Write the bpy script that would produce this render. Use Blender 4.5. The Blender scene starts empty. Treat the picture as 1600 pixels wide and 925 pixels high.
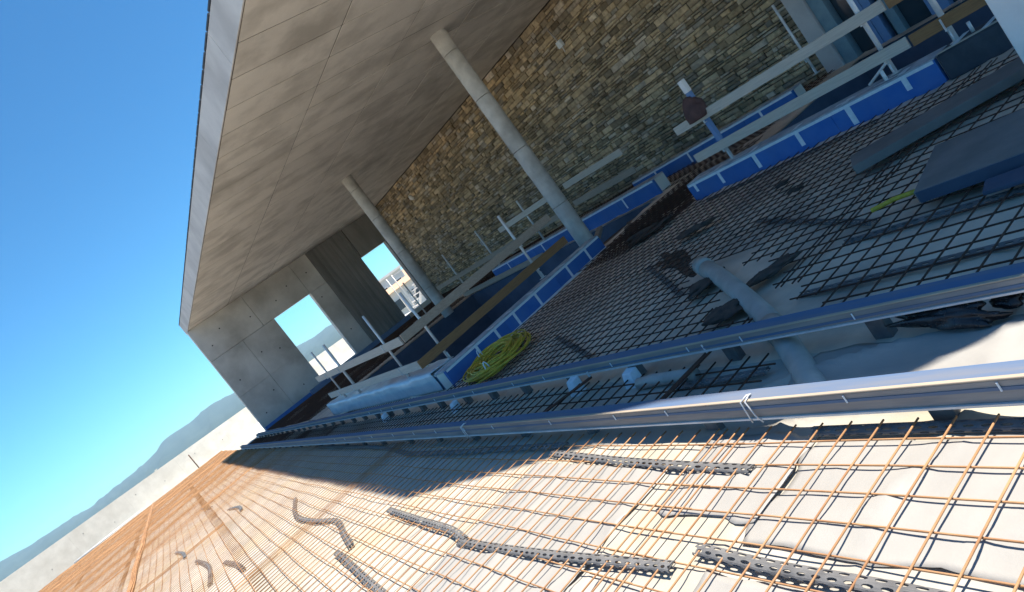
import bpy, math, random
import numpy as np
from mathutils import Matrix, Vector
random.seed(7)
rnd = random.Random(11)

# ------------------------------------------------------------------ camera, world, sun, exposure
sc = bpy.context.scene
COL = sc.collection
RW = ((0.6827527067, -0.4291235465, -0.5913558347),
      (-0.5689339939, 0.1955779963, -0.7987886817),
      (0.4584352212, 0.8818175714, -0.1106115668))     # world -> lens axes (right, down, forward)
FPX = 1108.04
CAMZ = 1.6
cd = bpy.data.cameras.new("camera")
cam = bpy.data.objects.new("camera", cd)
COL.objects.link(cam)
m3 = Matrix((RW[0], [-c for c in RW[1]], [-c for c in RW[2]])).transposed()
cam.matrix_world = Matrix.Translation((0, 0, CAMZ)) @ m3.to_4x4()
cd.sensor_fit = 'HORIZONTAL'
cd.sensor_width = 36.0
cd.lens = 36.0 * FPX / 1600.0
cd.clip_start = 0.05
cd.clip_end = 20000
sc.camera = cam

SUN_TO = Vector((0.360, -0.16, 1.0)).normalized()      # towards the sun
SUN_EL = math.asin(SUN_TO.z)
SUN_AZ = math.atan2(SUN_TO.x, SUN_TO.y)
w = bpy.data.worlds.new("World")
sc.world = w
w.use_nodes = True
nt = w.node_tree
nt.nodes.clear()
out = nt.nodes.new("ShaderNodeOutputWorld")
bg = nt.nodes.new("ShaderNodeBackground")
sky = nt.nodes.new("ShaderNodeTexSky")
sky.sky_type = 'NISHITA'
sky.sun_disc = False
sky.sun_elevation = SUN_EL
sky.sun_rotation = SUN_AZ
sky.altitude = 1200
sky.air_density = 1.0
sky.dust_density = 0.15
sky.ozone_density = 3.0
bg.inputs['Strength'].default_value = 0.085
tint = nt.nodes.new("ShaderNodeMix")
tint.data_type = 'RGBA'
tint.blend_type = 'MULTIPLY'
tint.inputs[0].default_value = 1.0
tint.inputs[7].default_value = (0.33, 0.75, 0.94, 1)
nt.links.new(sky.outputs[0], tint.inputs[6])
nt.links.new(tint.outputs[2], bg.inputs[0])
nt.links.new(bg.outputs[0], out.inputs[0])
sl = bpy.data.lights.new("sun", 'SUN')
sl.energy = 3.9
sl.angle = math.radians(0.7)
sl.color = (1.0, 0.93, 0.83)
so = bpy.data.objects.new("sun", sl)
COL.objects.link(so)
so.rotation_euler = SUN_TO.to_track_quat('Z', 'Y').to_euler()
sc.view_settings.view_transform = 'Standard'
sc.view_settings.look = 'None'
sc.view_settings.gamma = 1.0
sc.view_settings.use_curve_mapping = False
sc.view_settings.exposure = 1.3
sc.render.engine = 'CYCLES'
sc.cycles.max_bounces = 8
sc.cycles.diffuse_bounces = 5
sc.cycles.glossy_bounces = 3
sc.cycles.transmission_bounces = 3
sc.cycles.volume_bounces = 1
sc.cycles.caustics_reflective = False
sc.cycles.caustics_refractive = False
sc.cycles.use_denoising = True
sc.cycles.sample_clamp_indirect = 6.0

# ------------------------------------------------------------------ helpers
def proj(p):
    x, y, z = p[0], p[1], p[2] - CAMZ
    c = [r[0]*x + r[1]*y + r[2]*z for r in RW]
    if c[2] < 0.05:
        return None
    return 800 + FPX*c[0]/c[2], 462.5 + FPX*c[1]/c[2], c[2]

def vnoise2(x, y, seed=0):
    """numpy value noise, smooth, range 0..1"""
    x = np.asarray(x, float); y = np.asarray(y, float)
    xi = np.floor(x).astype(np.int64); yi = np.floor(y).astype(np.int64)
    fx = x - xi; fy = y - yi
    fx = fx*fx*(3-2*fx); fy = fy*fy*(3-2*fy)
    def h(a, b):
        n = (a*374761393 + b*668265263 + seed*974634777) & 0x7fffffff
        n = ((n ^ (n >> 13)) * 1274126177) & 0x7fffffff
        return ((n ^ (n >> 16)) & 0xffff) / 65535.0
    return (h(xi, yi)*(1-fx) + h(xi+1, yi)*fx)*(1-fy) + (h(xi, yi+1)*(1-fx) + h(xi+1, yi+1)*fx)*fy

def tag(o, label=None, cat=None, group=None, kind=None):
    if label: o['label'] = label
    if cat: o['category'] = cat
    if group: o['group'] = group
    if kind: o['kind'] = kind
    return o

def thing(name, label, cat, loc=(0, 0, 0), group=None):
    o = bpy.data.objects.new(name, None)
    o.empty_display_size = 0.1
    o.location = loc
    COL.objects.link(o)
    return tag(o, label, cat, group)

def origin_of(o):
    v = Vector((0, 0, 0))
    while o is not None:
        v += o.location
        o = o.parent
    return v

class MB:
    def __init__(s):
        s.v = []; s.f = []; s.c = []
    def quad(s, a, b, c, d):
        n = len(s.v); s.v += [a, b, c, d]; s.f.append((n, n+1, n+2, n+3)); return s
    def hexa(s, p):
        n = len(s.v); s.v += [tuple(q) for q in p]
        for q in ((0, 3, 2, 1), (4, 5, 6, 7), (0, 1, 5, 4), (1, 2, 6, 5), (2, 3, 7, 6), (3, 0, 4, 7)):
            s.f.append(tuple(n+i for i in q))
        return s
    def box(s, x0, x1, y0, y1, z0, z1):
        return s.hexa([(x0, y0, z0), (x1, y0, z0), (x1, y1, z0), (x0, y1, z0),
                       (x0, y0, z1), (x1, y0, z1), (x1, y1, z1), (x0, y1, z1)])
    def beam(s, p, q, wid, hei, up=(0, 0, 1), roll=0.0):
        p = Vector(p); q = Vector(q); d = (q-p).normalized(); up = Vector(up)
        side = d.cross(up)
        if side.length < 1e-5: side = d.cross(Vector((0, 1, 0)))
        side.normalize(); u = side.cross(d).normalized()
        if roll:
            R = Matrix.Rotation(roll, 3, d); side = R @ side; u = R @ u
        a, b = side*wid/2, u*hei/2
        return s.hexa([p-a-b, p+a-b, q+a-b, q-a-b, p-a+b, p+a+b, q+a+b, q-a+b])
    def tube(s, pts, r, n=6, cap=True, closed=False):
        pts = [Vector(p) for p in pts]
        N = len(pts); n0 = len(s.v)
        prev = None
        for i, p in enumerate(pts):
            a = pts[max(i-1, 0)]; b = pts[min(i+1, N-1)]
            d = (b-a).normalized()
            if prev is None:
                u = d.cross(Vector((0, 0, 1)))
                if u.length < 1e-3: u = d.cross(Vector((1, 0, 0)))
            else:
                u = prev - d*prev.dot(d)
            u.normalize(); prev = u; vv = d.cross(u)
            rr = r[i] if isinstance(r, (list, tuple)) else r
            for k in range(n):
                t = 2*math.pi*k/n
                s.v.append(tuple(p + u*rr*math.cos(t) + vv*rr*math.sin(t)))
        for i in range(N-1):
            for k in range(n):
                a = n0+i*n+k; b = n0+i*n+(k+1) % n
                s.f.append((a, b, b+n, a+n))
        if cap:
            s.f.append(tuple(n0+k for k in range(n))[::-1])
            s.f.append(tuple(n0+(N-1)*n+k for k in range(n)))
        return s
    def prism(s, poly, z0, z1):
        n = len(poly); b = len(s.v)
        s.v += [(x, y, z0) for x, y in poly] + [(x, y, z1) for x, y in poly]
        s.f.append(tuple(b+i for i in range(n))[::-1]); s.f.append(tuple(b+n+i for i in range(n)))
        for i in range(n):
            j = (i+1) % n
            s.f.append((b+i, b+j, b+n+j, b+n+i))
        return s
    def prof_y(s, prof, y0, y1, segs=1):
        """closed x,z profile swept along Y"""
        n = len(prof); b = len(s.v)
        for i in range(segs+1):
            y = y0+(y1-y0)*i/segs
            s.v += [(x, y, z) for x, z in prof]
        for i in range(segs):
            for k in range(n):
                a = b+i*n+k; c = b+i*n+(k+1) % n
                s.f.append((a, c, c+n, a+n))
        s.f.append(tuple(b+k for k in range(n))[::-1]); s.f.append(tuple(b+segs*n+k for k in range(n)))
        return s
    def build(s, name, mat, parent=None, smooth=False, bevel=0, solid=0, kind=None):
        o = origin_of(parent)
        me = bpy.data.meshes.new(name)
        me.from_pydata([(v[0]-o.x, v[1]-o.y, v[2]-o.z) for v in s.v], [], s.f)
        if s.c:
            ca = me.color_attributes.new("col", 'FLOAT_COLOR', 'CORNER')
            vals = []
            for f, c in zip(s.f, s.c):
                vals += list(c)*len(f)
            ca.data.foreach_set("color", vals)
        me.materials.append(mat)
        me.update()
        if smooth:
            me.polygons.foreach_set("use_smooth", [True]*len(me.polygons))
        ob = bpy.data.objects.new(name, me)
        COL.objects.link(ob)
        ob.parent = parent
        if bevel:
            md = ob.modifiers.new("bevel", 'BEVEL'); md.width = bevel; md.segments = 1; md.limit_method = 'ANGLE'
        if solid:
            md = ob.modifiers.new("solid", 'SOLIDIFY'); md.thickness = solid; md.offset = 0
        if kind: ob['kind'] = kind
        return ob

def recalc(ob):
    import bmesh
    bm = bmesh.new(); bm.from_mesh(ob.data); bmesh.ops.recalc_face_normals(bm, faces=bm.faces); bm.to_mesh(ob.data); bm.free()
    return ob

# ------------------------------------------------------------------ materials
def mat(name, c1, c2=None, rough=0.8, metal=0.0, scale=4.0, detail=6, bump=0.0, bscale=40.0, spec=0.35,
        c3=None, s3=0.6, lo=0.35, hi=0.65, obrand=0.0, stretch=None, attr=False, coat=0.0, w3=0.6):
    m = bpy.data.materials.new(name)
    m.use_nodes = True
    t = m.node_tree; t.nodes.clear()
    N, L = t.nodes.new, t.links.new
    o = N("ShaderNodeOutputMaterial"); b = N("ShaderNodeBsdfPrincipled")
    L(b.outputs[0], o.inputs[0])
    b.inputs['Roughness'].default_value = rough
    b.inputs['Metallic'].default_value = metal
    b.inputs['Specular IOR Level'].default_value = spec
    if coat: b.inputs['Coat Weight'].default_value = coat
    tc = N("ShaderNodeNewGeometry")
    src = tc.outputs['Position']
    if stretch:
        mp = N("ShaderNodeMapping"); mp.inputs['Scale'].default_value = stretch
        L(src, mp.inputs[0]); src = mp.outputs[0]
    def noise(sc_, dt=6, ro=0.6):
        n = N("ShaderNodeTexNoise"); n.inputs['Scale'].default_value = sc_
        n.inputs['Detail'].default_value = dt; n.inputs['Roughness'].default_value = ro
        L(src, n.inputs['Vector']); return n.outputs['Fac']
    def ramp(x, a, bb):
        r = N("ShaderNodeMapRange"); r.inputs[1].default_value = a; r.inputs[2].default_value = bb
        L(x, r.inputs[0]); return r.outputs[0]
    def mix(fac, A, B, mode='MIX'):
        x = N("ShaderNodeMix"); x.data_type = 'RGBA'; x.blend_type = mode
        if isinstance(fac, float): x.inputs[0].default_value = fac
        else: L(fac, x.inputs[0])
        for i, q in ((6, A), (7, B)):
            if isinstance(q, tuple): x.inputs[i].default_value = (*q[:3], 1)
            else: L(q, x.inputs[i])
        return x.outputs[2]
    col = c1
    if attr:
        a = N("ShaderNodeAttribute"); a.attribute_name = "col"; col = a.outputs['Color']
        n = ramp(noise(scale, detail), 0.25, 0.75)
        col = mix(n, mix(1.0, col, c1, 'MULTIPLY'), mix(1.0, col, c2, 'MULTIPLY'))
    elif c2:
        col = mix(ramp(noise(scale, detail), lo, hi), c1, c2)
    if c3:
        q = N("ShaderNodeMath"); q.operation = 'MULTIPLY'; q.inputs[1].default_value = w3
        L(ramp(noise(s3, 5, 0.55), 0.45, 0.7), q.inputs[0])
        col = mix(q.outputs[0], col, c3)
    if obrand:
        oi = N("ShaderNodeObjectInfo")
        r = N("ShaderNodeMapRange"); r.inputs[3].default_value = 1-obrand; r.inputs[4].default_value = 1+obrand
        L(oi.outputs['Random'], r.inputs[0])
        hv = N("ShaderNodeHueSaturation")
        L(r.outputs[0], hv.inputs['Value'])
        if isinstance(col, tuple): hv.inputs['Color'].default_value = (*col, 1)
        else: L(col, hv.inputs['Color'])
        col = hv.outputs[0]
    if isinstance(col, tuple): b.inputs['Base Color'].default_value = (*col, 1)
    else: L(col, b.inputs['Base Color'])
    if c2:
        rr = N("ShaderNodeMapRange"); rr.inputs[3].default_value = max(rough-0.1, 0.05); rr.inputs[4].default_value = min(rough+0.1, 1)
        L(noise(scale*2.3, 4), rr.inputs[0]); L(rr.outputs[0], b.inputs['Roughness'])
    if bump:
        bp = N("ShaderNodeBump"); bp.inputs['Strength'].default_value = 1.0; bp.inputs['Distance'].default_value = bump
        L(noise(bscale, 5, 0.65), bp.inputs['Height']); L(bp.outputs[0], b.inputs['Normal'])
    return m

M = {}
M['ceil'] = mat('ceiling_concrete', (0.72, 0.675, 0.605), (0.62, 0.58, 0.52), 0.85, scale=2.2, detail=9, lo=.3, hi=.7, bump=0.004, bscale=9,
                c3=(0.36, 0.33, 0.285), s3=1.1, obrand=0.06, w3=0.65)
M['joint'] = mat('stained_joint_concrete', (0.10, 0.09, 0.078), (0.06, 0.055, 0.048), 0.9, scale=3)
M['fascia'] = mat('fascia_concrete', (0.58, 0.56, 0.54), (0.48, 0.465, 0.46), 0.85, scale=1.5, bump=0.003, bscale=14, c3=(0.30, 0.28, 0.27), s3=0.8)
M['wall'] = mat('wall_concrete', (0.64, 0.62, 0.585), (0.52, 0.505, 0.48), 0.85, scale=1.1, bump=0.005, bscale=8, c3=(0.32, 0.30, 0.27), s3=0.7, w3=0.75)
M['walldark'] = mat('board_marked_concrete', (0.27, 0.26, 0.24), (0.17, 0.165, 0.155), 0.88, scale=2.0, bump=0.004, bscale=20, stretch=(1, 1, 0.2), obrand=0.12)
M['column'] = mat('column_concrete', (0.58, 0.56, 0.52), (0.44, 0.425, 0.40), 0.8, scale=4, detail=9, bump=0.005, bscale=18, c3=(0.22, 0.2, 0.17), s3=1.6)
M['stone'] = mat('ashlar_stone', (1.35, 1.3, 1.22), (0.62, 0.59, 0.57), 0.9, scale=9, bump=0.016, bscale=28, attr=True, c3=(0.075, 0.06, 0.045), s3=0.9, w3=0.4)
M['mortar'] = mat('wall_backing_mortar', (0.04, 0.032, 0.024), (0.024, 0.02, 0.016), 0.95, scale=12, bump=0.01)
M['membrane'] = mat('white_geotextile', (0.47, 0.445, 0.39), (0.375, 0.35, 0.305), 0.75, scale=2.6, detail=9, bump=0.004, bscale=14, c3=(0.43, 0.365, 0.24), s3=0.9, w3=0.75)
M['shademem'] = mat('shade_warmed_geotextile', (0.80, 0.64, 0.49), (0.67, 0.54, 0.415), 0.8, scale=1.6, bump=0.0015, bscale=60, c3=(0.24, 0.22, 0.20), s3=1.1, w3=0.6)  # shaded copy of the cloth, colour lightened and warmed to offset blue skylight
M['film'] = mat('white_plastic_film', (0.375, 0.36, 0.33), (0.33, 0.315, 0.29), 0.5, scale=2.0, bump=0.002, bscale=22)
M['slab'] = mat('floor_concrete', (0.72, 0.69, 0.62), (0.62, 0.59, 0.53), 0.85, scale=1.0, bump=0.003, bscale=20)
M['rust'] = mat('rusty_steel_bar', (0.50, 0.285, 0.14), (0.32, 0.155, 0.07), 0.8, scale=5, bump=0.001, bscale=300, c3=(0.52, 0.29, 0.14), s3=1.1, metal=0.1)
M['rust_dark_shade'] = mat('shade_toned_and_dark_rusty_steel', (0.10, 0.045, 0.026), (0.06, 0.03, 0.022), 0.8, scale=10, metal=0.15)  # rust darkened to put roof shade into the mesh colour; also dark bars
M['spacer'] = mat('grey_recycled_plastic', (0.18, 0.175, 0.17), (0.11, 0.108, 0.108), 0.6, scale=9, bump=0.001, bscale=80)
M['galv'] = mat('galvanised_steel', (0.74, 0.74, 0.73), (0.58, 0.58, 0.58), 0.5, metal=0.2, scale=6, bump=0.0008, bscale=90, spec=0.5)
M['liptan'] = mat('tan_dusty_edge', (0.46, 0.37, 0.27), (0.34, 0.28, 0.22), 0.8, scale=5, stretch=(6, 0.5, 6))
M['railtop'] = mat('blue_grey_rail_film', (0.10, 0.16, 0.27), (0.17, 0.19, 0.235), 0.85, metal=0.0, scale=3.0, stretch=(6, 0.4, 6), spec=0.08)
M['railface'] = mat('worn_zinc_rail', (0.30, 0.285, 0.275), (0.20, 0.20, 0.21), 0.88, metal=0.0, scale=4.0, stretch=(6, 0.6, 6), c3=(0.38, 0.29, 0.22), s3=0.9, spec=0.08)
M['xps'] = mat('blue_foam_board', (0.025, 0.125, 0.40), (0.05, 0.16, 0.43), 0.7, scale=3, c3=(0.07, 0.15, 0.33), s3=2.2, w3=0.45, obrand=0.1, bump=0.0006, bscale=120)
M['navyfoam'] = mat('navy_blue_foam', (0.045, 0.065, 0.105), (0.055, 0.08, 0.125), 0.75, scale=5)
M['xpspale'] = mat('pale_blue_foam', (0.10, 0.17, 0.30), (0.14, 0.20, 0.32), 0.7, scale=6, obrand=0.06)
M['foamtop'] = mat('grey_foam_top', (0.54, 0.57, 0.60), (0.34, 0.38, 0.43), 0.7, scale=7, c3=(0.15, 0.19, 0.26), s3=4.0)
M['tape'] = mat('white_adhesive_tape', (0.74, 0.79, 0.82), (0.62, 0.67, 0.72), 0.45, scale=20)
M['wrap'] = mat('pale_wrapping_film', (0.62, 0.68, 0.72), (0.50, 0.57, 0.63), 0.35, scale=4, bump=0.004, bscale=12)
M['boardpale'] = mat('weathered_pale_timber', (0.60, 0.54, 0.46), (0.47, 0.42, 0.355), 0.85, scale=7, stretch=(3, 0.6, 18), bump=0.001, bscale=30, obrand=0.08)
M['boardbrown'] = mat('brown_timber', (0.33, 0.175, 0.075), (0.22, 0.12, 0.055), 0.8, scale=7, stretch=(1, 1, 18), obrand=0.1)
M['boardgrey'] = mat('grey_brown_timber', (0.44, 0.36, 0.28), (0.32, 0.255, 0.20), 0.85, scale=7, stretch=(3, 0.6, 18), obrand=0.12)
M['hose'] = mat('yellow_conduit', (0.66, 0.47, 0.05), (0.42, 0.30, 0.035), 0.5, scale=30)
M['pvc'] = mat('grey_pvc', (0.46, 0.43, 0.39), (0.34, 0.32, 0.29), 0.45, scale=5)
M['black'] = mat('black_plastic', (0.012, 0.012, 0.014), (0.02, 0.02, 0.022), 0.28, scale=8, spec=0.5, bump=0.004, bscale=30)
M['darkrag'] = mat('dark_brown_scrap', (0.10, 0.07, 0.055), (0.05, 0.038, 0.032), 0.9, scale=14, bump=0.006, bscale=40)
M['brownmat'] = mat('brown_debris', (0.17, 0.11, 0.075), (0.075, 0.05, 0.037), 0.95, scale=10, bump=0.01, bscale=50)
M['bag'] = mat('red_brown_cloth', (0.12, 0.062, 0.055), (0.085, 0.045, 0.042), 0.85, scale=12, bump=0.006, bscale=20)
M['greyfoam'] = mat('grey_foam_plank', (0.21, 0.185, 0.17), (0.15, 0.135, 0.125), 0.75, scale=3, bump=0.002, bscale=30)
M['bitumen'] = mat('dark_bitumen_sheet', (0.06, 0.07, 0.085), (0.035, 0.045, 0.06), 0.7, scale=6, bump=0.003, bscale=25)
M['glass'] = mat('dark_window_glass', (0.03, 0.05, 0.065), None, 0.12, spec=0.6)
M['frameblue'] = mat('blue_film_window_frame', (0.13, 0.24, 0.45), (0.17, 0.28, 0.48), 0.45, scale=4)
M['frametop'] = mat('teal_grey_metal_frame', (0.20, 0.30, 0.34), (0.14, 0.22, 0.27), 0.5, scale=4)
M['white'] = mat('white_render', (0.86, 0.82, 0.78), (0.78, 0.74, 0.70), 0.85, scale=3, bump=0.002, bscale=60)
M['parapet'] = mat('pale_parapet_concrete', (0.68, 0.655, 0.585), (0.58, 0.555, 0.49), 0.85, scale=2.2, detail=9, c3=(0.50, 0.47, 0.40), s3=1.4, w3=0.4)
M['pit'] = mat('pit_wall_concrete', (0.10, 0.13, 0.19), (0.065, 0.085, 0.13), 0.8, scale=1.2)
M['terrain'] = mat('dry_terrain', (0.36, 0.31, 0.22), (0.22, 0.21, 0.13), 0.95, scale=0.01)
M['hill'] = mat('wooded_hill', (0.035, 0.06, 0.055), (0.055, 0.08, 0.07), 0.95, scale=0.004, detail=8)
M['house'] = mat('white_house_wall', (0.75, 0.73, 0.70), (0.66, 0.64, 0.6), 0.9, scale=0.5)
M['roof'] = mat('terracotta_roof', (0.62, 0.40, 0.27), (0.52, 0.32, 0.2), 0.85, scale=2)
M['pane'] = mat('house_window_pane', (0.05, 0.07, 0.09), None, 0.2)
M['blackhole'] = mat('dark_tie_hole', (0.012, 0.012, 0.012), None, 0.9)
M['greenveg'] = mat('shrub_leaf', (0.06, 0.09, 0.03), (0.09, 0.12, 0.045), 0.8, scale=6)

# ------------------------------------------------------------------ setting: terrain, hills
def ridge_sheet():
    # azimuth, elevation of the skyline (degrees)
    prof = [(-60, .5), (-40, .8), (-25, .6), (-15, .9), (-11.1, .75), (-9.6, .5), (-7.6, .36), (-5.6, .12), (-3.6, .24), (-1.6, .32), (-.4, .52), (.46, .9), (1.4, .88),
            (2.5, .78), (3.6, .94), (4.6, .92), (6.0, .64), (9, .7), (11.6, .66), (13.0, .46), (14.5, .45), (20, .6), (30, .8), (45, .5), (70, .7)]
    az = np.linspace(-60, 70, 520)
    el = np.interp(az, [p[0] for p in prof], [p[1] for p in prof])
    el = el + 0.05*(vnoise2(az*1.7, az*0, 3)-.5) + 0.025*(vnoise2(az*6, az*0, 4)-.5)
    rings = [(900, -1.0), (1500, -0.9), (2000, -.55), (2400, 0.15), (2700, .62), (2900, .9), (3000, 1.0), (3300, .8), (3800, .2)]
    b = MB(); n = len(az)
    zt = -14.0
    for d, k in rings:
        for a, e in zip(az, el):
            top = CAMZ + d*math.tan(math.radians(e))
            z = zt if k < -.8 else zt + (top-zt)*max(0.0, (k+.9)/1.9)
            z += (vnoise2(a*3+d, d*.01, 5)-.5)*14*(1 if -.8 < k < .95 else 0)
            b.v.append((d*math.sin(math.radians(a)), d*math.cos(math.radians(a)), float(z)))
    for i in range(len(rings)-1):
        for k in range(n-1):
            a = i*n+k
            b.f.append((a, a+1, a+1+n, a+n))
    return b
b = ridge_sheet()
tag(b.build('hills', M['hill'], smooth=True), 'low wooded hills on the skyline beyond the parapet', 'hills', kind='structure')
b = MB(); S_ = 9000
b.quad((-S_, -S_, -14.2), (S_, -S_, -14.2), (S_, S_, -14.2), (-S_, S_, -14.2))
tag(b.build('terrain', M['terrain']), 'dry open ground below the terrace', 'ground', kind='structure')

# ------------------------------------------------------------------ floor slab with two pits
PITS = [(3.75, 9.3, 10.35, 20.0), (7.85, 12.2, 1.0, 7.55)]
FX0, FX1, FY0, FY1 = -26.0, 13.4, -16.0, 46.0  # near floor runs on unseen, added to bounce sun under the roof
def in_pit(x, y):
    return any(a < x < b_ and c < y < d for a, b_, c, d in PITS)
xs = sorted({FX0, FX1, *[p[0] for p in PITS], *[p[1] for p in PITS]})
ys = sorted({FY0, FY1, *[p[2] for p in PITS], *[p[3] for p in PITS]})
b = MB()
for i in range(len(xs)-1):
    for j in range(len(ys)-1):
        if not in_pit((xs[i]+xs[i+1])/2, (ys[j]+ys[j+1])/2):
            b.quad((xs[i], ys[j], -.075), (xs[i+1], ys[j], -.075), (xs[i+1], ys[j+1], -.075), (xs[i], ys[j+1], -.075))
            b.quad((xs[i], ys[j], -.375), (xs[i], ys[j+1], -.375), (xs[i+1], ys[j+1], -.375), (xs[i+1], ys[j], -.375))
b.quad((FX0, FY0, -14.1), (FX1, FY0, -14.1), (FX1, FY0, -.075), (FX0, FY0, -.075))
b.quad((FX0, FY1, -14.1), (FX0, FY1, -.075), (FX1, FY1, -.075), (FX1, FY1, -14.1))
b.quad((FX0, FY0, -14.1), (FX0, FY0, -.075), (FX0, FY1, -.075), (FX0, FY1, -14.1))
b.quad((FX1, FY0, -14.1), (FX1, FY1, -14.1), (FX1, FY1, -.075), (FX1, FY0, -.075))
tag(b.build('floor', M['slab']), 'concrete terrace floor slab under the membrane', 'floor', kind='structure')
b = MB()
for a, c, d, e in PITS:
    z0, z1 = -3.2, -.076
    b.quad((a, d, z0), (a, d, z1), (a, e, z1), (a, e, z0))
    b.quad((c, d, z0), (c, e, z0), (c, e, z1), (c, d, z1))
    b.quad((a, d, z0), (c, d, z0), (c, d, z1), (a, d, z1))
    b.quad((a, e, z0), (a, e, z1), (c, e, z1), (c, e, z0))
    b.quad((a, d, z0), (a, e, z0), (c, e, z0), (c, d, z0))
tag(b.build('pit_walls', M['pit']), 'dark blue lined walls of the floor openings', 'pit', kind='structure')

# membrane: a wrinkled cloth over the slab
def wrinkle(x, y):
    x = np.asarray(x, float); y = np.asarray(y, float)
    wx = x + .35*(vnoise2(x*1.1, y*1.1, 21)-.5); wy = y + .35*(vnoise2(x*1.3+7, y*1.3, 22)-.5)
    r1 = 1-np.abs(2*vnoise2(wx*1.9+.6*wy, wy*.7-.3*wx, 23)-1)
    r2 = 1-np.abs(2*vnoise2(wx*1.1-.9*wy, wy*2.1, 24)-1)
    r3 = 1-np.abs(2*vnoise2(wx*4.1+wy, wy*3.1-wx*1.6, 25)-1)
    soft = vnoise2(x*.8, y*.8, 26)
    h = .022*r1**7 + .020*r2**8 + .008*r3**5 + .012*soft
    mid = np.clip((x-2.15)/.1, 0, 1)*np.clip((2.72-x)/.08, 0, 1)*np.clip((3.0-y)/.3, 0, 1)
    h = h + mid*(.03*r1**3+.03*soft)
    terr = np.clip((2.05-x)/.1, 0, 1)
    return -.066 + h*(1-.45*terr) + .030*terr
def axis(segs):
    o = [segs[0][0]]
    for a, bb, st in segs:
        n = max(1, int(round((bb-a)/st)))
        o += [a+(bb-a)*(i+1)/n for i in range(n)]
    return np.array(o)
gx = axis([(-12, -3, .5), (-3, -.5, .08), (-.5, 2.75, .022), (2.75, 3.75, .06), (3.75, 7.85, .137), (7.85, 9.3, .145), (9.3, 12.5, .4)])
gy = axis([(-3, .8, .4), (.8, 1.0, .1), (1.0, 5.5, .022), (5.5, 7.55, .05), (7.55, 10.35, .1), (10.35, 20, .161), (20, 30, .4), (30, 41, .55)])
GX, GY = np.meshgrid(gx, gy)
GZ = wrinkle(GX, GY)
me = bpy.data.meshes.new('membrane')
nx, ny = len(gx), len(gy)
cxm = (gx[:-1]+gx[1:])/2; cym = (gy[:-1]+gy[1:])/2
faces = []; mids = []
for j in range(ny-1):
    for i in range(nx-1):
        if in_pit(cxm[i], cym[j]) or (cxm[i] > 3.0 and cym[j] > 29.7):
            continue
        a = j*nx+i
        faces.append((a, a+1, a+1+nx, a+nx)); mids.append(1 if cxm[i] > 2.72 else 0)
me.from_pydata(np.stack([GX.ravel(), GY.ravel(), GZ.ravel()], 1).tolist(), [], faces)
me.materials.append(M['membrane']); me.materials.append(M['shademem'])
me.polygons.foreach_set('material_index', mids)
me.polygons.foreach_set("use_smooth", [True]*len(me.polygons))
ob = bpy.data.objects.new('floor_membrane', me); COL.objects.link(ob)
tag(ob, 'wrinkled white geotextile spread under the steel mesh', 'membrane', kind='structure')

def film_sheet(x0, x1, y0, y1, label, seed, lift=.006):
    nx_, ny_ = max(4, int((x1-x0)/.03)), max(4, int((y1-y0)/.03))
    X, Y = np.meshgrid(np.linspace(0, 1, nx_), np.linspace(0, 1, ny_))
    ex = .05*(vnoise2(Y*7, Y*0+seed, seed)-.5); ey = .07*(vnoise2(X*6, X*0+seed, seed+1)-.5)
    PX = x0+(x1-x0)*X+ex*(np.abs(X-.5)*2); PY = y0+(y1-y0)*Y+ey*(np.abs(Y-.5)*2)
    edge = np.minimum.reduce([X*(x1-x0), (1-X)*(x1-x0), Y*(y1-y0), (1-Y)*(y1-y0)])
    tp = np.clip(edge/.16, 0, 1)
    Z = wrinkle(PX, PY)+.004+lift*tp+.012*(1-np.abs(2*vnoise2(PX*2.3+PY*1.4, PY*1.6, seed)-1))**9+.004*vnoise2(PX*9, PY*9, seed+3)
    Z = Z + .008*np.exp(-(edge/.03)**2)*vnoise2(PX*4, PY*4, seed+5)**2
    b = MB(); b.v = [tuple(p) for p in np.stack([PX.ravel(), PY.ravel(), Z.ravel()], 1).tolist()]
    for j in range(ny_-1):
        for i in range(nx_-1):
            a = j*nx_+i; b.f.append((a, a+1, a+1+nx_, a+nx_))
    o = b.build('plastic_sheet', M['film'], smooth=True, solid=.0012)
    return tag(o, label, 'plastic sheet', 'white plastic sheets under the mesh')
film_sheet(1.34, 1.95, .9, 2.28, 'white plastic sheet between two spacers nearest the camera', 31, .012)
film_sheet(.2, 1.17, .9, 2.35, 'white plastic sheet under the mesh at the bottom right edge', 33, .008)
film_sheet(1.45, 2.03, 2.28, 2.95, 'small folded white plastic sheet beside the end of the grey spacer', 37, .006)
film_sheet(.35, 1.75, 3.1, 4.6, 'white plastic sheet between two long grey spacers in the sun', 41)
film_sheet(2.2, 2.74, .9, 2.75, 'loose white plastic sheet draped between the two steel rails', 47, .014)

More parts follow.
